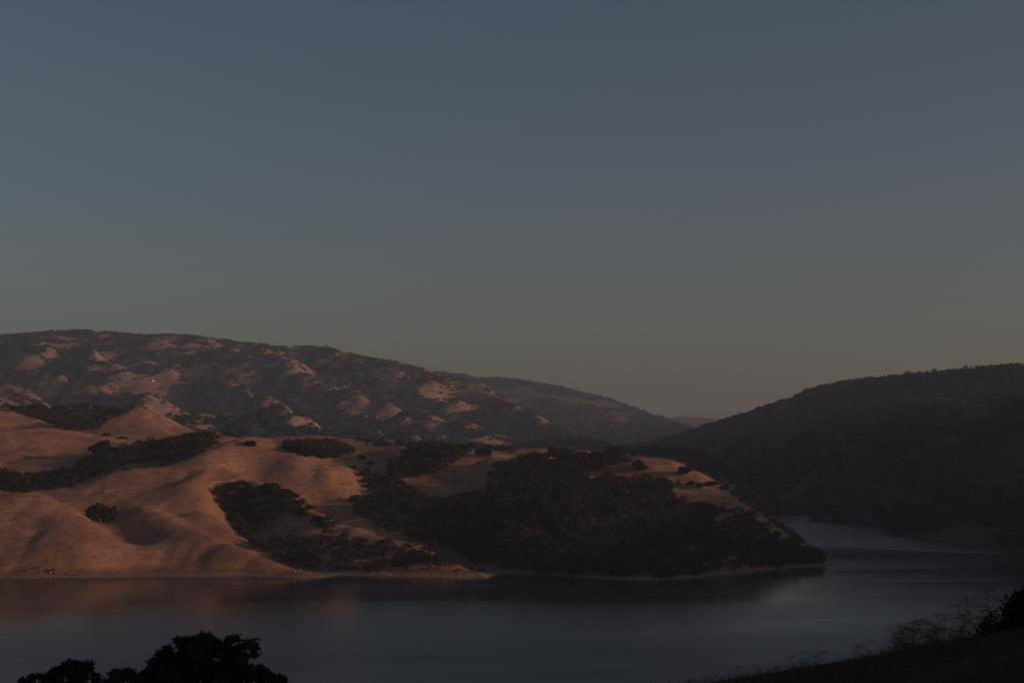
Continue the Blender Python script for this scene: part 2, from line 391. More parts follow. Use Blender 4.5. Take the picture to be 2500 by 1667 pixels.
far = Surf(P, -2350, 1250, 2300, 5700, 17.0, 0.05, far_detail)
link('hills', grid_mesh('hills_far', far.X, far.Y, far.Z, M_far))['kind'] = 'structure'

# ------------------------------------------------------------------ distant ridges up the valley
P = []
A((700,925,6200),(900,930,6200),(1050,930,6200),(1130,932,6200),(1180,936,6200),(1250,939,6200),(1280,947,6200),(1380,958,6200),(1450,971,6150),(1530,991,6100),(1600,1019,6000),(1640,1040,5900),(1700,1062,5800),
  (900,1050,5000),(1200,1050,4900),(1400,1058,4800),(1600,1075,4700),(1750,1085,4600),(500,1000,5200))
P += [(-1200,6900,250),(0,6900,150),(700,6900,80),(1300,6500,20),(-1200,5200,120),(1500,5600,10),(1200,4600,0),(0,4500,20)]
def dist_detail(X, Y, Z):
    return Z + np.clip((5900 - Y) / 600, 0, 1) * 40 * fbm(X / 260, Y / 260, 5) + 9 * fbm(X / 70, Y / 70, 3) * np.clip((Y-4600)/300, 0, 1)
dist = Surf(P, -1300, 1500, 4500, 6900, 30.0, 0.05, dist_detail)
link('hills', grid_mesh('hills_distant', dist.X, dist.Y, dist.Z, M_dist))['kind'] = 'structure'
P = []
A((1300,1040,9000),(1500,1030,9000),(1600,1022,9000),(1650,1020,9000),(1690,1018,9000),(1730,1022,9000),(1790,1024,9000),(1900,1028,9000),(2200,1010,9000),(2600,990,9000))
P += [(-500,9800,120),(1500,9800,100),(3500,9800,150),(-500,8000,20),(1500,8000,10),(3500,8000,60)]
dist2 = Surf(P, -500, 3600, 8000, 9800, 60.0, 0.05, lambda X, Y, Z: Z + 10 * fbm(X / 200, Y / 200, 3))
link('hills', grid_mesh('hills_horizon', dist2.X, dist2.Y, dist2.Z, M_dist))['kind'] = 'structure'

# ------------------------------------------------------------------ ridge on the right, runs past the viewpoint
P = []
A((2500,884,2300),(2440,890,2350),(2370,896,2400),(2330,900,2450),(2240,906,2560),(2200,910,2600),(2150,917,2680),(2100,922,2750),(2035,932,2850),(1990,942,2940),(1960,952,3000),(1900,974,3150),(1850,992,3300),
  (1800,1012,3500),(1750,1024,3700),(1700,1047,3900),(1650,1077,4100),(1600,1095,4300))
A((2300,960,2150),(2150,990,2200),(2000,1030,2400),(1850,1070,2700),(1750,1090,3100),(2500,1000,1800),(2450,1100,1500),(2200,1120,1650),(2000,1150,1950),(1880,1160,2250),(1780,1150,2700),(1700,1140,3200))
rs = [(1900,1234),(1950,1249),(2000,1252),(2080,1257),(2150,1284),(2230,1316),(2300,1328),(2400,1340),(2500,1353),(2600,1364),(2800,1384),(3100,1408)]
for q in rs: P.append(shore(*q))
for q in rs[1:]:
    x, y, z = shore(*q); P.append((x - 70, y - 40, -9)); P.append((x - 150, y - 90, -13))
P += [(1020,1860,206),(1060,1350,236),(1080,1000,213),(1090,900,204),(1095,780,193),(1098,680,181),(1100,600,166),(1100,500,154),(1100,400,147),(1100,300,140),(1080,150,135),(1080,-100,120),(1080,-400,110),
      (560,700,0),(620,400,0),(660,100,5),(700,-200,20),(470,700,-12),(520,400,-12),(560,100,-12),(600,-300,-5),(800,800,120),(820,450,100),(850,100,70),
      (1500,2000,190),(1500,1200,180),(1500,500,150),(1500,-300,90),(1500,3500,60),(1300,4300,40),(1000,4400,20),(330,3600,-5),(420,2600,-8),(560,4300,5)]
for (px, py, d) in [(2700,872,2180),(2600,878,2240),(2500,884,2300),(2330,900,2450),(2200,910,2600),(2100,922,2750),(2035,932,2850),(1960,952,3000),(1900,974,3150),(1850,992,3300),(1800,1012,3500),(1750,1024,3700),(1700,1047,3900)]:
    x, y, z = wp(px, py, d); P.append((x + 60, y + 170, z - 18)); P.append((x + 160, y + 420, z - 70))
for (px, py, d) in [(2420,930,2240),(2250,945,2400),(2130,960,2600),(1950,1000,2850),(1850,1030,3050)]: P.append(wp(px, py, d))
P += [wp(2365, 984, 2010), wp(2345, 986, 2010), wp(2385, 985, 2010), wp(2365, 1000, 1985)]; x, y, z = wp(2365, 985, 2060); P.append((x, y, z - 14)); x, y, z = wp(2440, 985, 2000); P.append((x, y, z - 6))
def right_detail(X, Y, Z):
    u = X * 0.5 + Y * 0.86; t = u / 360 + 0.8 * fbm(X / 400 + 5, Y / 400, 3)
    tri = np.abs((t % 1.0) - 0.5) * 2
    k = np.clip(Z / 60, 0, 1) * np.clip((190 - Z) / 60, 0.0, 1) * np.where(Y > 2900, 0.4, 1) * np.clip((X - 300) / 300, 0, 1)
    return Z + k * ((tri - 0.5) * 34 + 8 * fbm(X / 80, Y / 80, 4)) + np.clip(Z / 20, 0, 1) * 1.5 * fbm(X / 25, Y / 25, 3)
P = [(x, y, z - (9 if z > 60 and y > 1500 else 0)) for x, y, z in P]
right = Surf(P, 280, 1500, -500, 4400, 12.0, 0.03, right_detail)
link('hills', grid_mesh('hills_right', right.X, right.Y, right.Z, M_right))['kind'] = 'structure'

# ------------------------------------------------------------------ slope under the viewpoint
P = [(0,0,83.35),(-8,0,83.3),(8,0,83.9),(0,-12,84.6),(0,10,82.6)]
A((1500,1790,27),(1650,1730,27),(1750,1695,27),(1850,1667,27),(2000,1634,27),(2150,1601,27),(2300,1570,27),(2450,1532,27),(2600,1492,27),
  (1850,1690,14),(2300,1640,14),(2600,1600,14),(2100,1800,40),(1500,1960,45),(2500,1720,42),(1200,1820,27),(600,1860,27),(0,1880,27))
P += [(-30,140,55),(0,140,54),(-60,150,53.5),(-80,140,56),(40,140,56),(90,140,62),(0,70,68),(30,70,71),(60,70,76),(-60,70,70),(0,250,28),(-80,250,27),(60,250,30),(140,250,38),
      (0,385,0),(-80,380,0),(80,390,0),(180,400,0),(0,440,-10),(-100,440,-10),(200,450,-10),(-200,370,0),(-200,430,-10),(-200,140,54),(-200,0,80),(-200,-200,115),
      (60,0,92),(150,0,114),(160,55,116),(260,0,126),(260,70,118),(380,60,88),(380,250,35),(380,350,0),(460,300,-8),(60,-60,104),(160,-80,136),(280,-100,150),(0,-60,98),(0,-200,130),(200,-250,170),(420,-250,130),(520,0,20),(560,150,-10)]
def fore_detail(X, Y, Z):
    return Z + 0.10 * fbm(X / 1.6, Y / 1.6, 3) + 0.25 * fbm(X / 7, Y / 7, 3) * np.clip(np.hypot(X, Y) / 20, 0, 1) + 1.2 * fbm(X / 40, Y / 40, 3) * np.clip((Y - 60) / 100, 0, 1)
fore = Surf(P, -260, 560, -300, 460, 2.5, 0.004, fore_detail)
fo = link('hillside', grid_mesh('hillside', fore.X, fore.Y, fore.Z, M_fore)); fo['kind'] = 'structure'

# ------------------------------------------------------------------ lake, lake bed, air
def sheet(name, x0, x1, y0, y1, z, mat):
    me = bpy.data.meshes.new(name)
    me.from_pydata([(x0,y0,z),(x1,y0,z),(x1,y1,z),(x0,y1,z)], [], [(0,1,2,3)]); me.update()
    return link(name, me, mat=mat)
def water_mat():
    m, nt, b = newmat('lake_water'); pos, xyz = position(nt)
    b.inputs['Base Color'].default_value = (0.006, 0.010, 0.013, 1)
    b.inputs['IOR'].default_value = 1.333
    mp = N(nt, 'ShaderNodeMapping'); nt.links.new(pos, mp.inputs[0]); mp.inputs['Scale'].default_value = (0.5, 1.0, 1)
    mp.inputs['Rotation'].default_value = (0, 0, 0.12)
    ms = N(nt, 'ShaderNodeMapping'); nt.links.new(pos, ms.inputs[0]); ms.inputs['Scale'].default_value = (0.22, 1.0, 1)
    ms.inputs['Rotation'].default_value = (0, 0, -0.06)
    patch = noise(nt, ms.outputs[0], 0.011, 5, 0.6, 0.8)          # wind lanes: calmer and rougher water
    lane = maprange(nt, patch, 0.40, 0.62)
    def streak(x0, y0, rx, ry, rot):                               # cat's paws: gusts roughen the water here
        q = N(nt, 'ShaderNodeMapping'); q.vector_type = 'TEXTURE'; nt.links.new(pos, q.inputs[0])
        q.inputs['Location'].default_value = (x0, y0, 0); q.inputs['Rotation'].default_value = (0, 0, rot); q.inputs['Scale'].default_value = (rx, ry, 1)
        l = N(nt, 'ShaderNodeVectorMath', operation='LENGTH'); nt.links.new(q.outputs[0], l.inputs[0])
        return maprange(nt, mathn(nt, 'ADD', l.outputs['Value'], mathn(nt, 'MULTIPLY', mathn(nt, 'SUBTRACT', patch, 0.5), 0.9)), 1.0, 0.75)
    gust = None
    for a in ((330, 1745, 95, 22, -0.12), (425, 1790, 80, 12, 0.0), (372, 1165, 120, 18, -0.62), (300, 1225, 90, 10, -0.1)):  # x, y, half sizes, turn
        g = streak(*a); gust = g if gust is None else mathn(nt, 'MAXIMUM', gust, g)
    broad = N(nt, 'ShaderNodeMapping'); broad.vector_type = 'TEXTURE'; nt.links.new(pos, broad.inputs[0]); broad.inputs['Location'].default_value = (20, 500, 0); broad.inputs['Scale'].default_value = (520, 260, 1)
    bl = N(nt, 'ShaderNodeVectorMath', operation='LENGTH'); nt.links.new(broad.outputs[0], bl.inputs[0]); broad = maprange(nt, bl.outputs['Value'], 1.0, 0.35)   # open water, breezier towards the viewer
    chan = streak(340, 1480, 190, 330, 0.1)                          # the side channel is a little ruffled all over
    nt.links.new(mathn(nt, 'ADD', maprange(nt, lane, 0, 1, 0.11, 0.18), mathn(nt, 'MAXIMUM', mathn(nt, 'MULTIPLY', gust, 0.15), mathn(nt, 'MAXIMUM', mathn(nt, 'MULTIPLY', chan, 0.12), mathn(nt, 'MULTIPLY', broad, 0.16)))), b.inputs['Roughness'])
    w1 = noise(nt, mp.outputs[0], 0.45, 4, 0.6, 0.4); w2 = noise(nt, mp.outputs[0], 2.6, 4, 0.6, 0.2)
    h = mathn(nt, 'ADD', mathn(nt, 'MULTIPLY', w1, 0.30), mathn(nt, 'MULTIPLY', w2, 0.06))
    bp = N(nt, 'ShaderNodeBump'); bp.inputs['Distance'].default_value = 1.0
    nt.links.new(maprange(nt, lane, 0, 1, 0.04, 0.11), bp.inputs['Strength'])
    nt.links.new(h, bp.inputs['Height']); nt.links.new(bp.outputs[0], b.inputs['Normal'])
    return m
sheet('lake', -9000, 9000, -3000, 13000, 0.0, water_mat())['kind'] = 'structure'
sheet('lake_bed', -9500, 9500, -3500, 13500, -16.0, plain('silt', (0.06, 0.05, 0.04), (0.1, 0.08, 0.06), 0.05))['kind'] = 'structure'

HAZE = True
if HAZE:
    b = MB(); b.box(-9900, 9900, -3900, 13900, -18, 480)
    m = bpy.data.materials.new('haze_air'); m.use_nodes = True; nt = m.node_tree; nt.nodes.clear()
    out = nt.nodes.new('ShaderNodeOutputMaterial'); pv = nt.nodes.new('ShaderNodeVolumePrincipled')
    pv.inputs['Color'].default_value = (0.55, 0.75, 0.97, 1); pv.inputs['Density'].default_value = 0.000078
    pv.inputs['Anisotropy'].default_value = 0.2
    nt.links.new(pv.outputs[0], out.inputs['Volume'])
    hz = link('haze', b.me('haze', m)); hz['kind'] = 'stuff'

# ------------------------------------------------------------------ plants
def leaf_cards(C, size, rg, flat=0.0):
    """C (n,3) centres -> quads of random orientation, slightly folded into irregular 4-gons"""
    n = len(C)
    a = rg.normal(size=(n, 3)); a[:, 2] *= (1 - flat); a /= np.linalg.norm(a, axis=1)[:, None] + 1e-9
    r = rg.normal(size=(n, 3)); b = np.cross(a, r); b /= np.linalg.norm(b, axis=1)[:, None] + 1e-9
    s = size * (0.6 + 0.8 * rg.random(n))[:, None]
    k = 0.55 + 0.5 * rg.random((n, 1))
    V = np.stack([C - a * s, C + b * s * k * 0.7, C + a * s * (0.7 + 0.5 * rg.random((n, 1))), C - b * s * k], 1).reshape(-1, 3)
    return V, np.arange(n * 4).reshape(-1, 4)
def crown_points(rg, n, W, H, lobes, z0=0.0, shell=0.75):
    """leaf positions on an uneven oak crown W wide, H high: many lobes of differing size"""
    L = []
    cz = z0 + (H - z0) * 0.46; sh = (H - z0) * 0.54
    for k in range(lobes):
        d = rg.normal(size=3); d /= np.linalg.norm(d); d[2] = abs(d[2]) * 1.15 - 0.38
        q = 0.72 * (0.35 + 0.65 * rg.random() ** 0.6)
        rad = W * (0.115 + 0.12 * rg.random()); rz = rad * (0.62 + 0.25 * rg.random())
        L.append((d[0] * q * W / 2 * 1.05, d[1] * q * W / 2 * 1.05, cz + d[2] * q * sh, rad, rz))
    L = np.array(L); wt = L[:, 3] ** 2; wt /= wt.sum()
    k = rg.choice(len(L), n, p=wt); d = rg.normal(size=(n, 3)); d /= np.linalg.norm(d, axis=1)[:, None]
    d[:, 2] = np.where(d[:, 2] < -0.5, -d[:, 2] * 0.6, d[:, 2])
    q = shell + (1.05 - shell) * rg.random((n, 1)) ** 0.5
    q *= 1 + 0.16 * np.sin(d[:, :1] * 7 + k[:, None]) * np.cos(d[:, 1:2] * 6 - k[:, None])
    return L[k, :3] + d * q * L[k][:, [3, 3, 4]], L
def trunk_mb(rg, L, h0, rad, limbs=5, sides=6):
    b = MB(); lean = (rg.random(2) - 0.5) * 0.5
    fork = Vector((lean[0], lean[1], h0))
    b.tube([(0, 0, -0.8), (0.05, 0, 0.1), (lean[0] * 0.5, lean[1] * 0.5, h0 * 0.55), fork], [rad * 1.35, rad * 1.05, rad * 0.85, rad * 0.75], sides)
    order = list(range(len(L))); rg.shuffle(order)
    for k in order[:limbs]:
        e = Vector(L[k][:3]); m1 = fork.lerp(e, 0.45) + Vector(((rg.random()-.5)*.8, (rg.random()-.5)*.8, 0.1 * (e - fork).length))
        b.tube([fork - Vector((0, 0, 0.2)), m1, e], [rad * 0.6, rad * 0.38, rad * 0.12], 5)
        s = e + Vector(((rg.random()-.5)*1.6, (rg.random()-.5)*1.6, (rg.random()-.5)*.5)); b.tube([m1, m1.lerp(s, .6), s], [rad*.25, rad*.16, rad*.05], 4)
    return b
# six oak shapes, 10 m wide / about 8 m high in their own units
OAKS = []
for k in range(7):
    rg = np.random.default_rng(100 + k)
    Wd, Hd = 10.0, [6.6, 7.6, 6.0, 8.6, 7.0, 5.4, 10.5][k]
    if k == 6: Wd = 7.0
    C, L = crown_points(rg, 2600, Wd, Hd, [15, 20, 17, 15, 24, 13, 13][k], -0.9, 0.5); C[:, 2] = np.maximum(C[:, 2], 0.3)
    V, F = leaf_cards(C, 0.36, rg)
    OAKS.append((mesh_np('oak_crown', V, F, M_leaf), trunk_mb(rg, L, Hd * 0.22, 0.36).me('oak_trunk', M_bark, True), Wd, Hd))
SHR = []
for k in range(3):
    rg = np.random.default_rng(200 + k)
    C, L = crown_points(rg, 700, 4.0, 2.8, 6, -0.5, 0.4); C[:, 2] = np.maximum(C[:, 2], 0.02)
    V, F = leaf_cards(C, 0.26, rg)
    SHR.append(mesh_np('shrub_foliage', V, F, M_shrub))

def oak(P, width, label, group=None, kind=None, rot=None, hs=1.0):
    k = random.randrange(6) if kind is None else kind
    cm, tm, W, H = OAKS[k]; s = width / W
    e = bpy.data.objects.new('oak_tree', None); COL.objects.link(e)
    e.location = (P[0], P[1], P[2] - 0.8 * s); e.rotation_euler = (0, 0, random.random() * 6.28 if rot is None else rot); e.scale = (s, s, s * hs)
    e.empty_display_size = 0.5
    tag(e, label, 'tree', group)
    link('crown', cm, e); link('trunk', tm, e)
    return e
def shrub(P, width, label, group=None):
    o = link('shrub', random.choice(SHR)); o.location = P; s = width / 4.0
    o.scale = (s, s, s * random.uniform(0.8, 1.25)); o.rotation_euler = (0, 0, random.random() * 6.28)
    tag(o, label, 'shrub', group); return o

SF = [near]
# trees one can tell apart: foot of the trunk on its sight line, crown width in photo pixels, what it is
ONE = [
 (246,1277,72,4,1.05,'lone wide low oak on the bare grass at lower left, its long shadow beside it'),
 (612,1090,30,4,0.85,'small lone oak on the bare crest of the biggest grassy hill'),
 (986,1114,18,6,0.8,'small round oak with a pointed shadow in the pale grass saddle at centre'),
 (905,1136,22,1,0.8,'small oak at the lower edge of the pale grass saddle, right of the valley shrubs'),
 (883,1121,22,5,1.0,'small flat oak leaning over the top of the valley woods beside the pale saddle'),
 (1180,1116,44,0,1.0,'spreading skyline oak with bare trunk at the left end of the narrow lit grass strip'),
 (1138,1104,36,2,1.15,'dome shaped dark skyline oak at the right end of the hilltop grove'),
 (1228,1094,16,1,0.9,'tiny far oak alone on the skyline above the narrow lit grass strip'),
 (1352,1116,44,3,0.9,'tallest twin crowned oak on the left part of the headland skyline'),
 (1318,1122,28,1,0.9,'oak close on the left of the tallest headland skyline oak'),
 (1411,1121,24,1,0.75,'small oak in the skyline gap between the tall twin oak and the two broad ones'),
 (1452,1117,31,5,1.1,'low flat topped skyline oak just left of the broadest one'),
 (1495,1117,56,2,1.05,'broadest dome shaped oak on the headland skyline'),
 (1549,1113,16,6,0.7,'small slanting oak on the headland skyline right of the broadest one'),
 (1670,1160,36,2,1.3,'dark round oak alone on the bright grass at the end of the headland crest'),
 (1557,1142,28,1,1.0,'round oak at the left edge of the lit grass on the headland top'),
 (1565,1152,30,4,0.9,'oak just below the one at the left edge of the lit headland grass'),
 (1688,1150,12,5,1.2,'little scrubby tree on the very rim of the headland crest'),
 (1686,1187,22,0,0.9,'small oak with sunlit gaps at the lower edge of the bright headland grass'),
 (1708,1192,18,1,1.0,'second small oak along the lower edge of the bright headland grass'),
 (1738,1187,32,5,0.9,'flat oak on the rim just below the bright headland grass'),
 (1766,1196,22,4,0.9,'rim oak lowest on the right of the bright headland grass'),
 (603,1203,27,6,0.8,'narrow upright oak standing apart at the top left of the gully grove'),
 (655,1204,50,2,1.1,'dome crowned oak at the top of the gully grove'),
 (695,1214,42,0,0.9,'oak right of the dome crowned one along the top of the gully grove'),
 (720,1219,25,1,0.9,'small oak touching the bright spur at the right tip of the gully grove top row'),
 (757,1246,25,4,0.9,'small round headed oak on the bright spur, lowest right of the gully grove'),
 (775,1274,32,5,0.9,'oak throwing a long shadow band below the bright spur'),
 (735,1258,30,1,0.8,'oak inside the gully grove next to the small round headed one'),
 (249,1112,58,3,0.85,'big tall oak at the upper edge of the valley woods behind the left hill'),
 (215,1128,40,2,0.8,'broad oak at the foot of the big tall one in the valley woods'),
 (305,1003,16,1,0.8,'small oak on the left shoulder of the cone shaped hill'),
 (323,997,13,4,0.8,'tiny oak right at the tip of the cone shaped hill'),
 (97,992,30,5,1.0,'solitary dark oak on the skyline of the upper left hollow, leftmost there'),
 (207,1002,26,1,1.0,'pointed dark oak on the skyline of the upper left hollow'),
 (240,1002,28,0,0.9,'low dark oak between the pointed one and the cone shaped hill'),
 (178,990,15,1,0.8,'faint small oak on the skyline of the upper left hollow'),
 (257,1064,26,5,0.7,'low oak at the foot of the cone shaped hill'),
 (300,1071,26,5,0.5,'flat scrubby oak at the foot of the cone shaped hill, right of the low one'),
 (1005,1094,22,1,0.9,'oak at the left end of the hilltop grove skyline'),
 (1022,1090,28,3,0.9,'tall oak second from the left in the hilltop grove skyline'),
 (1042,1094,30,2,1.0,'round oak in the middle of the hilltop grove skyline'),
 (1094,1098,28,4,1.0,'paler oak on the skyline of the hilltop grove before the dome shaped one'),
 (560,1066,26,1,0.8,'small oak on the hill crest at the right end of the valley woods'),
 (581,1068,18,5,0.9,'last little oak on the hill crest right of the valley woods'),
 (1042,1225,30,0,0.9,'oak at the lower left corner of the lit slope above the dark valley'),
 (1100,1226,26,1,0.9,'oak biting into the bottom edge of the lit slope above the dark valley'),
 (1122,1215,24,4,0.9,'oak on the lower right edge of the lit slope above the dark valley'),
 (728,1334,14,6,0.8,'tiny tree standing alone between two shadow bands above the shore gully'),
]
placed = []
pts = hit([o[0] for o in ONE], [o[1] for o in ONE], SF, 860, 2240, 2.0)
for (px, py, w, kd, hs, lab), p in zip(ONE, pts):
    dmax = 1340 if 1260 < px < 1800 else (1520 if 955 < px <= 1260 and py > 1085 and w > 17 else 9999)
    if np.isnan(p[0]) or p[1] > dmax:
        for dy in range(1, 30):
            q = hit([px], [py + dy], SF, 860, 2240, 2.0)[0]
            if not np.isnan(q[0]) and q[1] < dmax: p = q; break
    W = w * p[1] / FL * 1.12; hs *= 1.1
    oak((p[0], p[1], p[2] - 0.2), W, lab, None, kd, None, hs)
    placed.append((p[0], p[1], W * 0.75))

def inpoly(x, y, poly):
    n = len(poly); c = np.zeros(len(x), bool); j = n - 1
    for i in range(n):
        xi, yi = poly[i]; xj, yj = poly[j]
        c ^= ((yi > y) != (yj > y)) & (x < (xj - xi) * (y - yi) / (yj - yi + 1e-9) + xi); j = i
    return c
GROVES = [
 # polygon of the wood as surveyed, spacing m, mean crown m, kind, label, group
 ([(0,1158),(60,1170),(130,1165),(180,1155),(215,1128),(265,1114),(320,1098),(390,1086),(440,1076),(470,1066),(520,1070),(528,1092),(470,1112),(420,1134),(340,1138),(290,1143),(230,1162),(150,1191),(60,1199),(0,1204)],
  8.5, 11, 'oak', 'dark oak in the long band of woods filling the valley behind the left grassy hill', 'oaks of the valley woods behind the left hill'),
 ([(528,1226),(545,1208),(590,1200),(640,1208),(705,1222),(752,1250),(745,1264),(690,1268),(655,1274),(625,1290),(612,1322),(600,1316),(575,1285),(556,1255)],
  8.0, 10, 'oak', 'dark oak in the grove filling the gully between the two bright grass spurs', 'oaks of the gully grove between the spurs'),
 ([(612,1331),(625,1322),(690,1326),(760,1318),(800,1275),(822,1285),(832,1312),(900,1336),(950,1326),(1000,1340),(1060,1360),(1110,1380),(1125,1394),(1010,1388),(900,1396),(800,1399),(750,1394),(700,1378),(655,1356)],
  9.0, 8.5, 'oak', 'small dark oak on the low wooded point right of the long grassy spur', 'trees of the low wooded point'),
 ([(880,1165),(930,1170),(960,1168),(985,1195),(1005,1215),(1060,1232),(1105,1232),(1150,1220),(1185,1215),(1200,1250),(1200,1385),(1150,1368),(1100,1342),(1040,1322),(960,1308),(935,1292),(890,1268),(860,1236),(910,1212),(890,1190)],
  8.5, 11, 'oak', 'dark oak in the deep shaded valley left of the headland', 'oaks of the deep valley'),
 ([(965,1140),(1000,1126),(1010,1098),(1060,1094),(1118,1106),(1124,1122),(1100,1134),(1080,1150),(1060,1162),(1010,1172),(960,1160)],
  8.5, 12, 'oak', 'oak in the hilltop grove at centre, above the lit slope', 'oaks of the hilltop grove'),
 ([(690,1090),(740,1092),(800,1088),(840,1098),(856,1110),(830,1122),(780,1122),(735,1110)],
  8.5, 12, 'oak', 'oak in the compact wood behind the crest of the biggest grassy hill', 'oaks of the compact wood behind the crest'),
 ([(1190,1172),(1205,1150),(1290,1124),(1400,1121),(1520,1120),(1534,1135),(1500,1142),(1455,1150),(1430,1168),(1440,1184),(1560,1176),(1600,1178),(1640,1190),(1660,1205),(1640,1222),(1500,1225),(1350,1225),(1200,1225)],
  9.5, 11.5, 'oak', 'dark oak in the woods on the upper half of the headland', 'oaks of the upper headland'),
 ([(1195,1225),(1500,1225),(1640,1222),(1720,1244),(1800,1252),(1850,1276),(1900,1312),(1960,1352),(2002,1376),(1950,1382),(1850,1390),(1750,1400),(1650,1409),(1500,1410),(1350,1402),(1230,1394),(1195,1380)],
  9.5, 11, 'oak', 'dark oak in the shaded woods on the lower half of the headland', 'oaks of the lower headland'),
 ([(15,1003),(100,1003),(200,1006),(285,1006),(318,1004),(290,1020),(245,1035),(212,1056),(160,1054),(135,1040),(85,1022)],
  11.0, 12, 'oak', 'dark oak in the wooded hollow left of the cone shaped hill', 'oaks of the upper left hollow'),
 ([(850,1078),(900,1083),(960,1092),(940,1096),(890,1090),(1230,1099),(1270,1112),(1210,1106),(1160,1100)],
  14.0, 9, 'oak', 'small faint oak scattered on the pale ground behind the centre saddle', 'scattered oaks behind the saddle'),
 ([(1400,1090),(1500,1095),(1560,1100),(1620,1098),(1690,1106),(1750,1134),(1810,1166),(1860,1196),(1910,1229),(1950,1254),(1960,1262),(1860,1266),(1700,1190),(1600,1122)],
  7.0, 9, 'oak', 'dim oak on the second wooded point behind the headland', 'oaks of the second wooded point'),
 ([(1940,1352),(1962,1350),(2005,1370),(2008,1378),(1975,1380),(1945,1380)], 6.0, 9, 'oak', 'dark oak crowding the rocky tip of the headland above the open water', 'oaks of the headland tip'),
]
cand = []
for gi, (poly, sp, cw, kd, lab, grp) in enumerate(GROVES):
    rg = np.random.default_rng(300 + gi); a = np.array(poly, float)
    n = 8000
    x = rg.uniform(a[:, 0].min(), a[:, 0].max(), n); y = rg.uniform(a[:, 1].min(), a[:, 1].max(), n)
    m = inpoly(x, y, poly); x, y = x[m], y[m]
    W = hit(x, y, SF, 860, 2240, 4.0); W = W[~np.isnan(W[:, 0])]; W = W[W[:, 2] > 1.0]
    if gi == 10: W = W[W[:, 1] > 1420]
    for p in W:
        if gi in (6, 7) and fbm(p[0] / 38 + 3.3, p[1] / 38, 3) > (0.62 if gi == 7 else 0.40): continue
        if gi == 2 and fbm(p[0] / 14 + 1.3, p[1] / 14, 3) > 0.1: continue
        s2 = (sp * 0.74 * (0.8 + 0.5 * rg.random())) ** 2
        if any((p[0] - q[0]) ** 2 + (p[1] - q[1]) ** 2 < s2 for q in placed): continue
        placed.append((p[0], p[1], 0)); w = cw * rg.uniform(0.65, 1.35)
        cand.append((w / p[1], p, w, lab, grp))
# rows of trees standing in the dips behind crests, seen only by their tops
for (px, py, d, w) in [(470,1110,1262,11),(440,1125,1250,12),(400,1140,1238,12),(355,1146,1232,11),(310,1149,1225,12),(270,1156,1215,11),(200,1184,1195,11),(160,1196,1185,12),(120,1200,1180,11),(70,1204,1175,12),(20,1208,1170,11),
    (500,1100,1275,12),(700,1095,1290,10),(730,1106,1290,10),(760,1116,1285,10),(795,1128,1275,9),(840,1142,1262,9),(862,1150,1250,9),
    (1905,1300,1125,10),(1925,1312,1115,12),(1940,1322,1108,12),(1952,1330,1100,11),(1885,1290,1135,9),(1868,1272,1150,8)]:
    x, y, _ = wp(px, py, d); z = float(near.h(x, y))
    if z > 0.5:
        far_right = px > 1860
        cand.append((w / d, np.array([x, y, z]), w, 'big oak leaning over the right hand rim of the headland above open water' if far_right else
          ('oak seen by its top just behind the crest of the biggest grassy hill' if px > 600 else GROVES[0][4]),
          'oaks on the right rim of the headland' if far_right else ('oaks peeping over the big hill crest' if px > 600 else GROVES[0][5])))
cand.sort(key=lambda c: -c[0])
NBIG = 300 - len(ONE)
for c in cand[:NBIG]:
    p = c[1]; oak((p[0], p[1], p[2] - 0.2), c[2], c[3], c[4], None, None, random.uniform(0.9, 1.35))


def wood(name, items, rg, cards, size, mat, label):
    """many small crowns as one wood: items (x,y,z,w)"""
    I = np.array(items); n = len(I)
    d = rg.normal(size=(n, cards, 3)); d /= np.linalg.norm(d, axis=2)[..., None]; d[..., 2] = np.abs(d[..., 2]) * 1.05 - 0.1
    q = 0.6 + 0.45 * rg.random((n, cards, 1))
    r = I[:, None, 3:4] * 0.5
    hh = rg.uniform(0.6, 1.15, (n, 1, 1))
    C = np.concatenate([d[..., :2] * q * r, d[..., 2:3] * q * r * hh + r * 0.45], -1) + I[:, None, :3]
    sz = np.repeat(I[:, 3] * size, cards)
    C = C.reshape(-1, 3); V, F = leaf_cards(C, 1.0, rg)
    V = (V.reshape(-1, 4, 3) - C[:, None]) * sz[:, None, None] + C[:, None]
    o = link(name, mesh_np(name, V.reshape(-1, 3), F, mat)); tag(o, label, 'woodland', None, 'stuff'); return o
rg = np.random.default_rng(55)
rest = [(*c[1], c[2]) for c in cand[NBIG:]]
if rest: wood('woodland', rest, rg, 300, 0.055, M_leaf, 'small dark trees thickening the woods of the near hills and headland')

def scatter(surf, n, x0, x1, y0, y1, keep, wmin, wmax, rg):
    x = rg.uniform(x0, x1, n); y = rg.uniform(y0, y1, n); z = surf.h(x, y)
    e = 12.0; gx = (surf.h(x + e, y) - surf.h(x - e, y)) / (2 * e); gy = (surf.h(x, y + e) - surf.h(x, y - e)) / (2 * e)
    PX, PY = pix(np.stack([x, y, z], -1))
    m = (z > 1.5) & (PX > -120) & (PX < 2620) & keep(x, y, z, gx, gy, PX, PY)
    return np.stack([x[m], y[m], z[m] - 0.5, rg.uniform(wmin, wmax, m.sum())], -1)
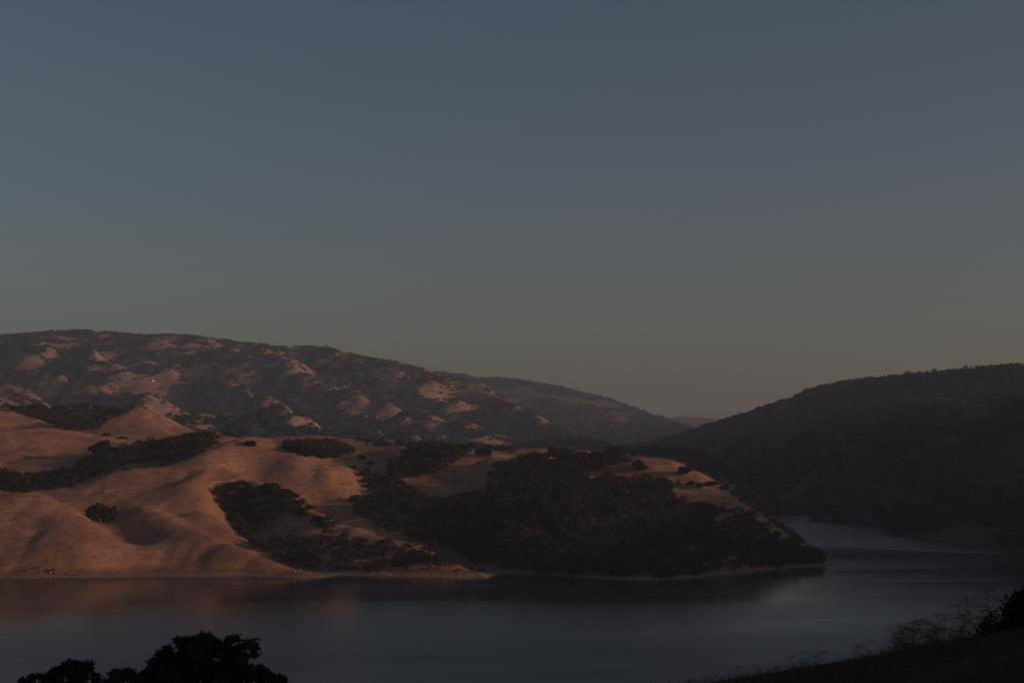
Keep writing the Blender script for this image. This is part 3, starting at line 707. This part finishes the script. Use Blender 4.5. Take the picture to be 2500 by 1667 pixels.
# far ridge: woods in the gullies and on faces turned from the sun, grass on the spurs
def keep_far(x, y, z, gx, gy, PX, PY):
    lit = -(gx * 0.85 - gy * 0.52)
    n1 = fbm(x / 60, y / 60, 4, 0.65); n2 = fbm(x / 30 + 5, y / 30, 3)
    ce = clearing(PX, PY, 0.95, n1 * 1.1 + n2 * 0.5)
    v = n1 * 1.3 + n2 * 0.8 - lit * 0.8
    return ((ce > 1.0) & (v > -0.34)) | (rg.random(len(x)) < 0.06)
it = scatter(far, 130000, -2200, 1200, 2750, 4960, keep_far, 7, 14, rg)
print('far wood', len(it))
wood('woodland_far', it, rg, 13, 0.21, M_wood, 'dark oak woods patched over the long hazy ridge on the left')
it = scatter(right, 34000, 300, 1450, 1150, 4350, lambda x, y, z, gx, gy, PX, PY: (fbm(x / 130, y / 130, 4) < 0.30) & (((PX - 2365) / 30) ** 2 + ((PY - 990) / 11) ** 2 > 1) & (((PX - 2300) / 22) ** 2 + ((PY - 988) / 4) ** 2 > 1), 8, 16, rg)
it = it[np.hypot(it[:, 0] - 0, 0) > 0]
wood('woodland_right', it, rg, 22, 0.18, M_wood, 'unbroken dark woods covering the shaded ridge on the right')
it = scatter(dist, 16000, -600, 1300, 4700, 6300, lambda x, y, z, gx, gy, PX, PY: (fbm(x / 200, y / 200, 4) < 0.16), 12, 24, rg)
wood('woodland_distant', it, rg, 14, 0.2, M_wood, 'faint woods on the distant ridge up the valley')
print('right+dist', len(it))

# shrubs along the low point and the shore
SHL = [([(850,1370),(960,1372),(1060,1378),(1150,1385),(1180,1398),(1150,1402),(1000,1403),(900,1402)], 26, 'russet shrub on the bank of the low wooded point', 'shrubs on the low wooded point'),
       ([(1030,1325),(1100,1350),(1140,1370),(1060,1362),(990,1340)], 14, 'dry shrub along the spine of the low wooded point', 'shrubs on the spine of the low point'),
       ([(1420,1155),(1560,1160),(1660,1185),(1700,1205),(1620,1190),(1500,1178)], 16, 'scrubby bush dotted over the lit headland grass', 'bushes on the lit headland grass'),
       ([(1660,1215),(1760,1225),(1820,1262),(1900,1330),(1800,1320),(1700,1260)], 26, 'grey bush on the shaded open slope at the right of the headland', 'bushes on the shaded headland slope'),
       ([(640,1290),(780,1290),(840,1315),(700,1320)], 10, 'low bush among the shadow bands above the shore gully', 'bushes above the shore gully'),
       ([(880,1120),(960,1120),(960,1150),(880,1150)], 3, 'bush on the pale saddle at centre', 'bushes on the pale saddle')]
for gi, (poly, n, lab, grp) in enumerate(SHL):
    rg2 = np.random.default_rng(400 + gi); a = np.array(poly, float)
    x = rg2.uniform(a[:, 0].min(), a[:, 0].max(), 400); y = rg2.uniform(a[:, 1].min(), a[:, 1].max(), 400)
    m = inpoly(x, y, poly); W = hit(x[m], y[m], SF, 860, 2240, 3.0); W = W[~np.isnan(W[:, 0])]; W = W[W[:, 2] > 0.8][:n]
    for p in W: shrub((p[0], p[1], p[2] - 0.1), rg2.uniform(2.5, 5.5), lab, grp)
for px, py, w, lab in [(129,1396,4.2,'small black bush on the pale shore ledge at lower left'), (94,1392,2.6,'narrow dark bush on the bank left of the black one at the lower left shore'),
                       (60,1398,2.8,'faint bush at the foot of the bank, leftmost on the lower left shore'),
                       (250,1204,2.5,'little dark bush under the dirt track above the lone wide oak'), (1690,1140,2.6,'dark bush on the rim where the headland starts to fall'),
                       (480,1152,2.2,'small dark bush in the middle of the biggest grassy hill'), (573,1167,2.0,'tiny bush on the grass just above the gully grove'),
                       (402,1068,3.0,'flat bush at the base of the cone shaped hill, on its right')]:
    p = hit([px], [py], SF, 860, 2240, 2.0)[0]
    if not np.isnan(p[0]): shrub(tuple(p), w, lab)

# ------------------------------------------------------------------ tracks, rocks, stump, pole
def ribbon(pts, w, label):
    p = [np.array(pts[0], float)]
    for a, b2 in zip(pts[:-1], pts[1:]):
        a = np.array(a, float); b2 = np.array(b2, float); k = max(2, int(np.hypot(*(b2 - a)) / 4))
        p += [a + (b2 - a) * t / k for t in range(1, k + 1)]
    p = np.array(p); W = hit(p[:, 0], p[:, 1], SF, 860, 2240, 1.0); W = W[~np.isnan(W[:, 0])]
    for _ in range(6): W[1:-1] = (W[:-2] + W[1:-1] * 2 + W[2:]) / 4
    V = []; F = []
    for i in range(len(W)):
        t = W[min(i + 1, len(W) - 1)] - W[max(i - 1, 0)]; t[2] = 0; t /= np.linalg.norm(t) + 1e-9; nrm = np.array([-t[1], t[0], 0])
        ww = w * (0.8 + 0.4 * random.random())
        for s in (-1, 0, 1):
            q = W[i] + nrm * s * ww * 0.5; q[2] = float(near.h(q[0], q[1])) + (0.22 if s == 0 else 0.02); V.append(tuple(q))
    for i in range(len(W) - 1):
        for s in (0, 1): F.append((i*3+s, i*3+s+1, i*3+s+4, i*3+s+3))
    me = bpy.data.meshes.new('path'); me.from_pydata(V, [], F); me.update(); me.materials.append(M_track)
    o = link('path', me); o['kind'] = 'structure'
ribbon([(175,1198),(205,1201),(240,1203),(270,1200),(300,1193),(350,1190),(400,1184),(440,1174)], 1.6, 'a')
ribbon([(510,1179),(545,1176),(585,1173)], 1.5, 'b')
ribbon([(655,1157),(700,1156),(760,1153),(830,1153)], 1.5, 'c')
ribbon([(1040,1180),(1090,1184),(1140,1190)], 1.4, 'd')

def rock_mesh(sd):
    rg3 = np.random.default_rng(sd)
    import bmesh
    bm = bmesh.new(); bmesh.ops.create_icosphere(bm, subdivisions=2, radius=1.0)
    ph = rg3.random(6) * 6
    for v in bm.verts:
        c = v.co; k = 1 + 0.22 * math.sin(c.x * 3 + ph[0]) + 0.18 * math.sin(c.y * 4 + ph[1]) + 0.15 * math.sin(c.z * 5 + ph[2]) + 0.12 * (rg3.random() - .5)
        v.co = Vector((c.x * 1.3, c.y, c.z * 0.65)) * k
    me = bpy.data.meshes.new('boulder'); bm.to_mesh(me); bm.free(); me.materials.append(M_rock); return me
RK = [rock_mesh(k) for k in range(4)]
ROCKS = [([(718,1396,1.6),(724,1394,1.1),(732,1393,1.5),(738,1395,1.3),(746,1398,1.0),(756,1399,0.8)], 'pale boulder where the long grassy spur meets the water', 'boulders at the tip of the grassy spur'),
         ([(1140,1402,1.1),(1150,1404,1.4),(1160,1401,1.0),(1166,1402,1.5),(1172,1403,1.8),(1180,1406,1.5),(1188,1409,1.3),(1120,1406,1.0),(1100,1407,1.0),(1085,1408,1.2)], 'pale boulder on the tip of the low wooded point', 'boulders on the low point tip'),
         ([(1007,1316,1.6),(1013,1320,1.3),(1026,1323,1.0),(1052,1329,1.2),(1072,1341,1.6),(1085,1347,0.9),(1127,1368,0.9),(998,1312,0.9),(1015,1342,1.4),(1000,1360,1.5)], 'sunlit boulder on the spine of the low wooded point', 'boulders on the spine of the low point'),
         ([(100,1397,1.0),(122,1398,1.3),(137,1400,1.2),(142,1401,0.8),(168,1401,1.2),(173,1400,1.5),(178,1401,1.0)], 'pale rock on the lit shore ledge at lower left', 'rocks on the lower left shore ledge'),
         ([(1733,1188,1.6),(1742,1192,1.2),(1748,1195,1.1),(1757,1198,1.2),(1700,1200,1.1),(1630,1188,1.0)], 'sunlit outcrop rock below the bright headland grass', 'outcrop rocks under the headland crest'),
         ([(1700,1411,1.0),(1740,1406,1.1),(1800,1400,1.2),(1860,1393,1.2),(1905,1389,1.0),(1960,1385,1.1),(1990,1382,1.3),(2010,1380,1.2),(1600,1416,1.0),(1450,1412,0.9),(1520,1414,0.9)], 'grey rock at the dark waterline of the headland', 'rocks along the headland waterline'),
         ([(860,1403,0.9),(905,1403,1.1),(925,1400,1.3),(935,1402,1.2),(950,1404,1.0)], 'pale rock on the shaded little beach below the shore gully', 'rocks on the little beach')]
for lst, lab, grp in ROCKS:
    W = hit([q[0] for q in lst], [q[1] for q in lst], SF, 860, 2240, 1.0)
    for (px, py, s), p in zip(lst, W):
        if np.isnan(p[0]): 
            p = np.array(shore(px, py))
        o = link('boulder', random.choice(RK)); o.location = (p[0], p[1], max(p[2], 0) + s * 0.1); s *= 0.75; o.scale = (s, s, s)
        o.rotation_euler = (random.uniform(-.3, .3), random.uniform(-.3, .3), random.random() * 6.28); tag(o, lab, 'rock', grp)
p = hit([631], [1357], SF, 860, 2240, 1.0)[0]
b = MB(); b.tube([(0,0,-.5),(0.1,0,1.2),(-0.2,0,2.4)], [.45,.34,.25]); b.tube([(-0.1,0,1.9),(0.6,0,3.0),(1.1,0,3.5)], [.24,.16,.07]); b.tube([(-0.2,0,2.3),(-.8,0,3.1),(-.9,0,3.8)], [.2,.13,.05])
o = link('tree_stump', b.me('tree_stump', M_bark, True)); o.location = p; tag(o, 'dark forked dead stump on the rim of the long grassy spur near the water', 'stump')
p = hit([237], [1191], SF, 860, 2240, 1.0)[0]
e = bpy.data.objects.new('utility_pole', None); COL.objects.link(e); e.location = p; tag(e, 'thin pale pole standing alone on the grassy hill above the dirt track at left', 'pole')
b = MB(); b.tube([(0,0,-.5),(0,0,7.2)], [.16,.11], 8); link('pole', b.me('pole', plain('weathered_wood', (.2,.165,.13), (.27,.22,.18))), e)
b = MB(); b.box(-0.9,.9,-.08,.08,6.3,6.5); link('crossarm', b.me('crossarm', M_bark), e)

# ------------------------------------------------------------------ buildings on the far ridge
def house(P, w, dp, h, rot, label, name='house', nwin=2):
    e = bpy.data.objects.new(name, None); COL.objects.link(e); e.location = P; e.rotation_euler = (0, 0, rot); tag(e, label, 'house')
    b = MB(); b.box(-w/2, w/2, -dp/2, dp/2, -1.5, h); link('wall', b.me('wall', M_white), e)
    b = MB(); r = h + dp * 0.32; o = .4
    b.add([(-w/2-o,-dp/2-o,h-.05),(w/2+o,-dp/2-o,h-.05),(w/2+o,dp/2+o,h-.05),(-w/2-o,dp/2+o,h-.05),(-w/2-o,0,r),(w/2+o,0,r)],
          [(0,1,5,4),(2,3,4,5),(0,4,3),(1,2,5),(0,3,2,1)]); link('roof', b.me('roof', M_roof), e)
    for k in range(nwin):
        x = -w/2 + w * (k + .5) / nwin; b = MB(); b.box(x-.6, x+.6, -dp/2-.06, -dp/2+.02, h*.35, h*.35+1.2)
        f = link('window', b.me('window', M_glass), e)
    return e
for px, py, w, dp, h, lab, nm, nw in [(373,931,7.5,6,2.6,'white house catching the sun on a bare spur of the far left ridge','house',3),
    (274,941,3.5,3,2.0,'small pale cottage half hidden among trees below the far ridge spur, left one of two','house',1),(283,943,3,3,1.8,'small pale cottage right beside its neighbour below the far ridge spur','house',1),
    (518,987,3.5,3,2.0,'tiny pale hut low on the far ridge among dark woods','house',1),(746,983,3,3,2.0,'tiny white hut in the dark woods at the middle of the far ridge','house',1)]:
    q = hit([px], [py], [far], 2700, 4950, 3.0)[0]
    if not np.isnan(q[0]): house((q[0], q[1], q[2] + 0.3), w, dp, h, 0.5, lab, nm, nw)

# ------------------------------------------------------------------ trees and weeds on the near slope
def big_oak(px0, d, sd, lobes, label, dens=1.0, lsize=0.12):
    """lobes: surveyed (px, py, radius px) of the crown's clumps; depth is given by random offsets"""
    rg4 = np.random.default_rng(sd)
    bx, by, _ = wp(px0, 1600, d); g = float(fore.h(bx, by)); L = []
    for px, py, r in lobes:
        dd = d + rg4.uniform(-3.5, 3.5) * (0.4 if py < 1580 else 1)
        x, y, z = wp(px, py, dd); R0 = r * dd / FL
        L.append((x - bx, y - by, z - g, R0, R0 * 0.8))
    top = max(l[2] for l in L); wid = max(abs(l[0]) for l in L)
    for k in range(26):                                    # the hidden lower and rear crown
        a = rg4.random() * 6.28; q = wid * rg4.uniform(0.2, 0.95)
        L.append((q * math.cos(a), q * math.sin(a) * 0.9, top * rg4.uniform(0.42, 0.72), wid * 0.2, wid * 0.16))
    L = np.array(L); C = []
    for x, y, z, r, rz in L:
        nc = max(6, int(30 * (r / 0.9) ** 2)); v = rg4.normal(size=(nc, 3)); v /= np.linalg.norm(v, axis=1)[:, None]
        cl = np.array([x, y, z]) + v * np.array([r, r, rz]) * (0.35 + 0.68 * rg4.random((nc, 1)) ** 0.6)
        nl = int(46 * dens); k = np.repeat(np.arange(nc), nl)
        C.append(cl[k] + rg4.normal(size=(nc * nl, 3)) * np.array([0.20, 0.20, 0.13]))
    C = np.vstack(C); V, F = leaf_cards(C, lsize, rg4)
    e = bpy.data.objects.new('oak_tree', None); COL.objects.link(e); e.location = (bx, by, g); tag(e, label, 'tree')
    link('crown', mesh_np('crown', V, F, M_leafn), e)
    LL = [tuple(l[:3]) for l in L]
    link('trunk', trunk_mb(rg4, LL, top * 0.3, 0.42, limbs=len(LL) - 6, sides=9).me('trunk', M_bark, True), e)
big_oak(490, 140, 11, [(500,1558,18),(476,1566,20),(450,1572,17),(434,1566,11),(524,1572,17),(512,1590,26),(480,1596,28),(452,1600,22),(562,1562,12),(574,1556,8),(548,1582,20),(572,1588,18),(596,1572,12),(612,1570,12),(622,1582,10),(618,1598,8),
    (590,1604,16),(410,1590,16),(394,1602,15),(420,1614,22),(380,1618,16),(368,1632,14),(392,1640,22),(440,1630,28),(500,1630,32),(556,1622,26),(596,1634,22),(614,1650,16),(356,1652,14),(410,1664,26),(540,1660,30)],
    'big black oak in the foreground at the bottom, the largest of the silhouetted trees', 1.0)
big_oak(178, 150, 12, [(182,1620,12),(166,1624,13),(200,1626,12),(214,1620,9),(218,1632,10),(150,1634,14),(134,1640,12),(174,1642,20),(204,1646,16),(230,1650,10),(242,1656,9),(140,1658,16),(190,1664,22),(120,1652,9)],
    'smaller silhouetted oak at the bottom left corner, its rounded top cut by the frame')
big_oak(310, 138, 13, [(284,1644,12),(300,1640,10),(312,1640,12),(318,1652,12),(276,1656,12),(296,1660,16),(338,1650,9),(332,1662,14),(262,1664,9)],
    'low silhouetted oak filling the dip between the two taller foreground oaks')
big_oak(655, 142, 14, [(634,1632,12),(648,1642,14),(662,1654,12),(640,1656,18),(684,1656,9),(690,1664,9),(668,1668,14)],
    'low silhouetted oak hugging the right side of the biggest foreground oak')
big_oak(75, 152, 15, [(80,1654,9),(98,1652,8),(56,1662,8),(70,1664,10),(104,1660,10)],
    'barely visible silhouetted oak top at the far bottom left of the foreground')
x, y, z = wp(2600, 1540, 24)
rg5 = np.random.default_rng(21); C, L = crown_points(rg5, 80000, 2.75, 1.12, 60, -0.9, 0.55); C[:, 2] = np.maximum(C[:, 2], 0)
V, F = leaf_cards(C, 0.026, rg5); g = float(fore.h(x + .1, y))
BUSH = (x, y, g)
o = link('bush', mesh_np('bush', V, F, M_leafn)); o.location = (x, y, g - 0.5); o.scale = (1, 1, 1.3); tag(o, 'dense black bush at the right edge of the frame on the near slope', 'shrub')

def weed_mesh(sd, h, droop=0.6, branches=7):
    r = random.Random(sd); b = MB()
    def arc(p0, d0, L, r0, dr, n=6):
        pts = [Vector(p0)]; d = Vector(d0).normalized()
        for i in range(n):
            d = (d + Vector((r.uniform(-.12, .12), r.uniform(-.12, .12), -dr * (i + 1) / n * 0.5))).normalized()
            pts.append(pts[-1] + d * L / n)
        b.tube(pts, [r0 * (1 - 0.75 * i / n) for i in range(n + 1)], 4); return pts
    main = arc((0, 0, -0.05), (r.uniform(-.12, .12), r.uniform(-.12, .12), 1), h, 0.007, 0.05, 8)
    for k in range(branches):
        q = main[min(8, r.randrange(4, 11))]; a = r.random() * 6.28
        br = arc(q, (math.cos(a), math.sin(a), r.uniform(0.5, 1.3)), h * r.uniform(.3, .65), 0.0045, droop, 7)
        for j in range(4):
            q2 = br[r.randrange(2, 8)]; a2 = r.random() * 6.28
            arc(q2, (math.cos(a2), math.sin(a2), r.uniform(-.2, .8)), h * r.uniform(.06, .2), 0.0034, droop, 3)
    return b.me('weed', M_stalk)
WM = [weed_mesh(k, 1.0, 1.3 if k % 2 else 0.8, 15) for k in range(6)]
rw = random.Random(5)
WEEDS = [(2372,1540,24,0.66,'tallest dry weed with drooping umbrella branches, beside the black bush'),
         (2345,1552,24.5,0.60,'bent dry weed leaning left against the tallest one'),
         (2305,1558,25,0.50,'forked dry weed between the tall drooping one and the middle tangle'),
         (2425,1540,23,0.72,'long arching dry stalk reaching out from in front of the black bush'),
         (2190,1588,26,0.36,'short upright pair of dry stalks standing alone on the slope edge'),
         (2270,1566,25.5,0.42,'bushy dry weed at the left end of the middle tangle')]
for i, (px, py, d, h, lab) in enumerate(WEEDS):
    x, y, z = wp(px, py, d); o = link('dry_weed', WM[i % 6]); o.location = (x, y, float(fore.h(x, y))); o.scale = (h * 1.0, h * 1.0, h)
    o.rotation_euler = (0, 0, rw.random() * 6.28); tag(o, lab, 'weed')
for i in range(190):
    px = rw.uniform(1690, 2440) if i % 3 else rw.uniform(2180, 2420); py = 1700
    d = rw.uniform(24, 29); x, y, z = wp(px, py, d); h = rw.uniform(0.12, 0.34) * (1.5 if px > 2150 else 1.0)
    o = link('dry_weed', rw.choice(WM)); o.location = (x, y, float(fore.h(x, y))); o.scale = (h * 1.2, h * 1.2, h); o.rotation_euler = (0, 0, rw.random() * 6.28)
    tag(o, 'thin dry weed in the ragged fringe along the edge of the near slope', 'weed', 'weeds fringing the near slope')
# grass: tapering blades over the near slope
rg6 = np.random.default_rng(66); n = 90000
x = rg6.uniform(-1, 16, n); y = rg6.uniform(9, 33, n); z = fore.h(x, y)
PX, PY = pix(np.stack([x, y, z + .3], -1)); m = (PX > 1350) & (PX < 2650) & (PY < 1800)
x, y, z = x[m], y[m], z[m]; n = len(x); hgt = rg6.uniform(0.03, 0.11, n) * (1 + 0.8 * (fbm(x / 1.2, y / 1.2, 3) > 0.05)); a = rg6.random(n) * 6.28
B = np.stack([x, y, z - .03], -1); wv = np.stack([np.cos(a), np.sin(a), 0 * a], -1) * 0.0035; ln = np.stack([rg6.normal(size=n) * .8, rg6.normal(size=n) * .8, np.ones(n)], -1) * hgt[:, None]
V = np.stack([B - wv, B + wv, B + ln * .6 + wv * .6, B + ln * 1.0], 1).reshape(-1, 3)
o = link('grass', mesh_np('grass', V, np.arange(n * 4).reshape(-1, 4), M_stalk)); tag(o, 'dry grass covering the near slope at lower right', 'grass', None, 'stuff')
print('grass', n)

# ------------------------------------------------------------------ bird
x, y, z = wp(529, 114, 380)
b = MB()
body = [(-0.28,0,0,.012),(-.16,0,.0,.05),(0,0,.01,.075),(.14,0,.02,.055),(.22,0,.03,.03),(.27,0,.03,.008)]
b.tube([q[:3] for q in body], [q[3] for q in body], 8)
for s in (-1, 1):
    V = [(.12,0,.02),(-.08,0,.02),(.13,s*.28,.09),(-.07,s*.30,.085),(.03,s*.60,.03),(-.06,s*.56,.028)]
    V += [(q[0], q[1], q[2]-.015) for q in V]
    b.add(V, [(0,2,3,1),(2,4,5,3),(6,7,9,8),(8,9,11,10),(0,6,8,2),(2,8,10,4),(1,3,9,7),(3,5,11,9),(4,10,11,5)])
b.add([(-.26,.02,0),(-.26,-.02,0),(-.42,-.09,0),(-.42,.09,0),(-.34,0,.015)], [(0,1,4),(1,2,4),(2,3,4),(3,0,4),(0,3,2,1)])
o = link('bird', b.me('bird', M_bird)); o.location = (x, y, z); o.rotation_euler = (0.15, 0, math.radians(75)); tag(o, 'tiny dark bird gliding high in the empty sky at upper left', 'bird')

# ------------------------------------------------------------------ light, sky, camera
SUN_EL = 9.5; sx, sy = 0.965, -0.262                     # the sun stands low to the right, a little behind the viewer
s = Vector((sx * math.cos(math.radians(SUN_EL)), sy * math.cos(math.radians(SUN_EL)), math.sin(math.radians(SUN_EL)))).normalized()
sl = bpy.data.lights.new('sun', 'SUN'); sl.energy = 5.0; sl.angle = math.radians(0.5); sl.color = (1.0, 0.53, 0.34)
so = bpy.data.objects.new('sun', sl); COL.objects.link(so); so.rotation_euler = s.to_track_quat('Z', 'Y').to_euler(); so.location = (400, -200, 300)
w = bpy.data.worlds.new('World'); S.world = w; w.use_nodes = True; nt = w.node_tree; bg = nt.nodes['Background']
sky = nt.nodes.new('ShaderNodeTexSky'); sky.sky_type = 'NISHITA'; sky.sun_disc = False
sky.sun_elevation = math.radians(SUN_EL); sky.sun_rotation = math.atan2(sx, sy)
sky.air_density = 1.0; sky.dust_density = 2.8; sky.ozone_density = 1.5; sky.altitude = 200
tint = mix(nt, 1.0, sky.outputs[0], (1.12, 1.0, 1.04), 'MULTIPLY'); nt.links.new(tint, bg.inputs['Color']); bg.inputs['Strength'].default_value = 0.091

cam = bpy.data.cameras.new('camera'); cam.sensor_width = 36; cam.lens = FL / 2500 * 36; cam.clip_start = 0.2; cam.clip_end = 40000
co = bpy.data.objects.new('camera', cam); COL.objects.link(co); co.location = (0, 0, EYE); co.rotation_euler = (math.pi / 2 + TH, 0, 0); S.camera = co
S.view_settings.view_transform = 'Standard'; S.view_settings.look = 'None'; S.view_settings.exposure = -0.88; S.view_settings.gamma = 1
S.render.engine = 'CYCLES'; S.render.resolution_x = 1024; S.render.resolution_y = 682
S.cycles.max_bounces = 6; S.cycles.diffuse_bounces = 2; S.cycles.glossy_bounces = 3; S.cycles.volume_bounces = 0
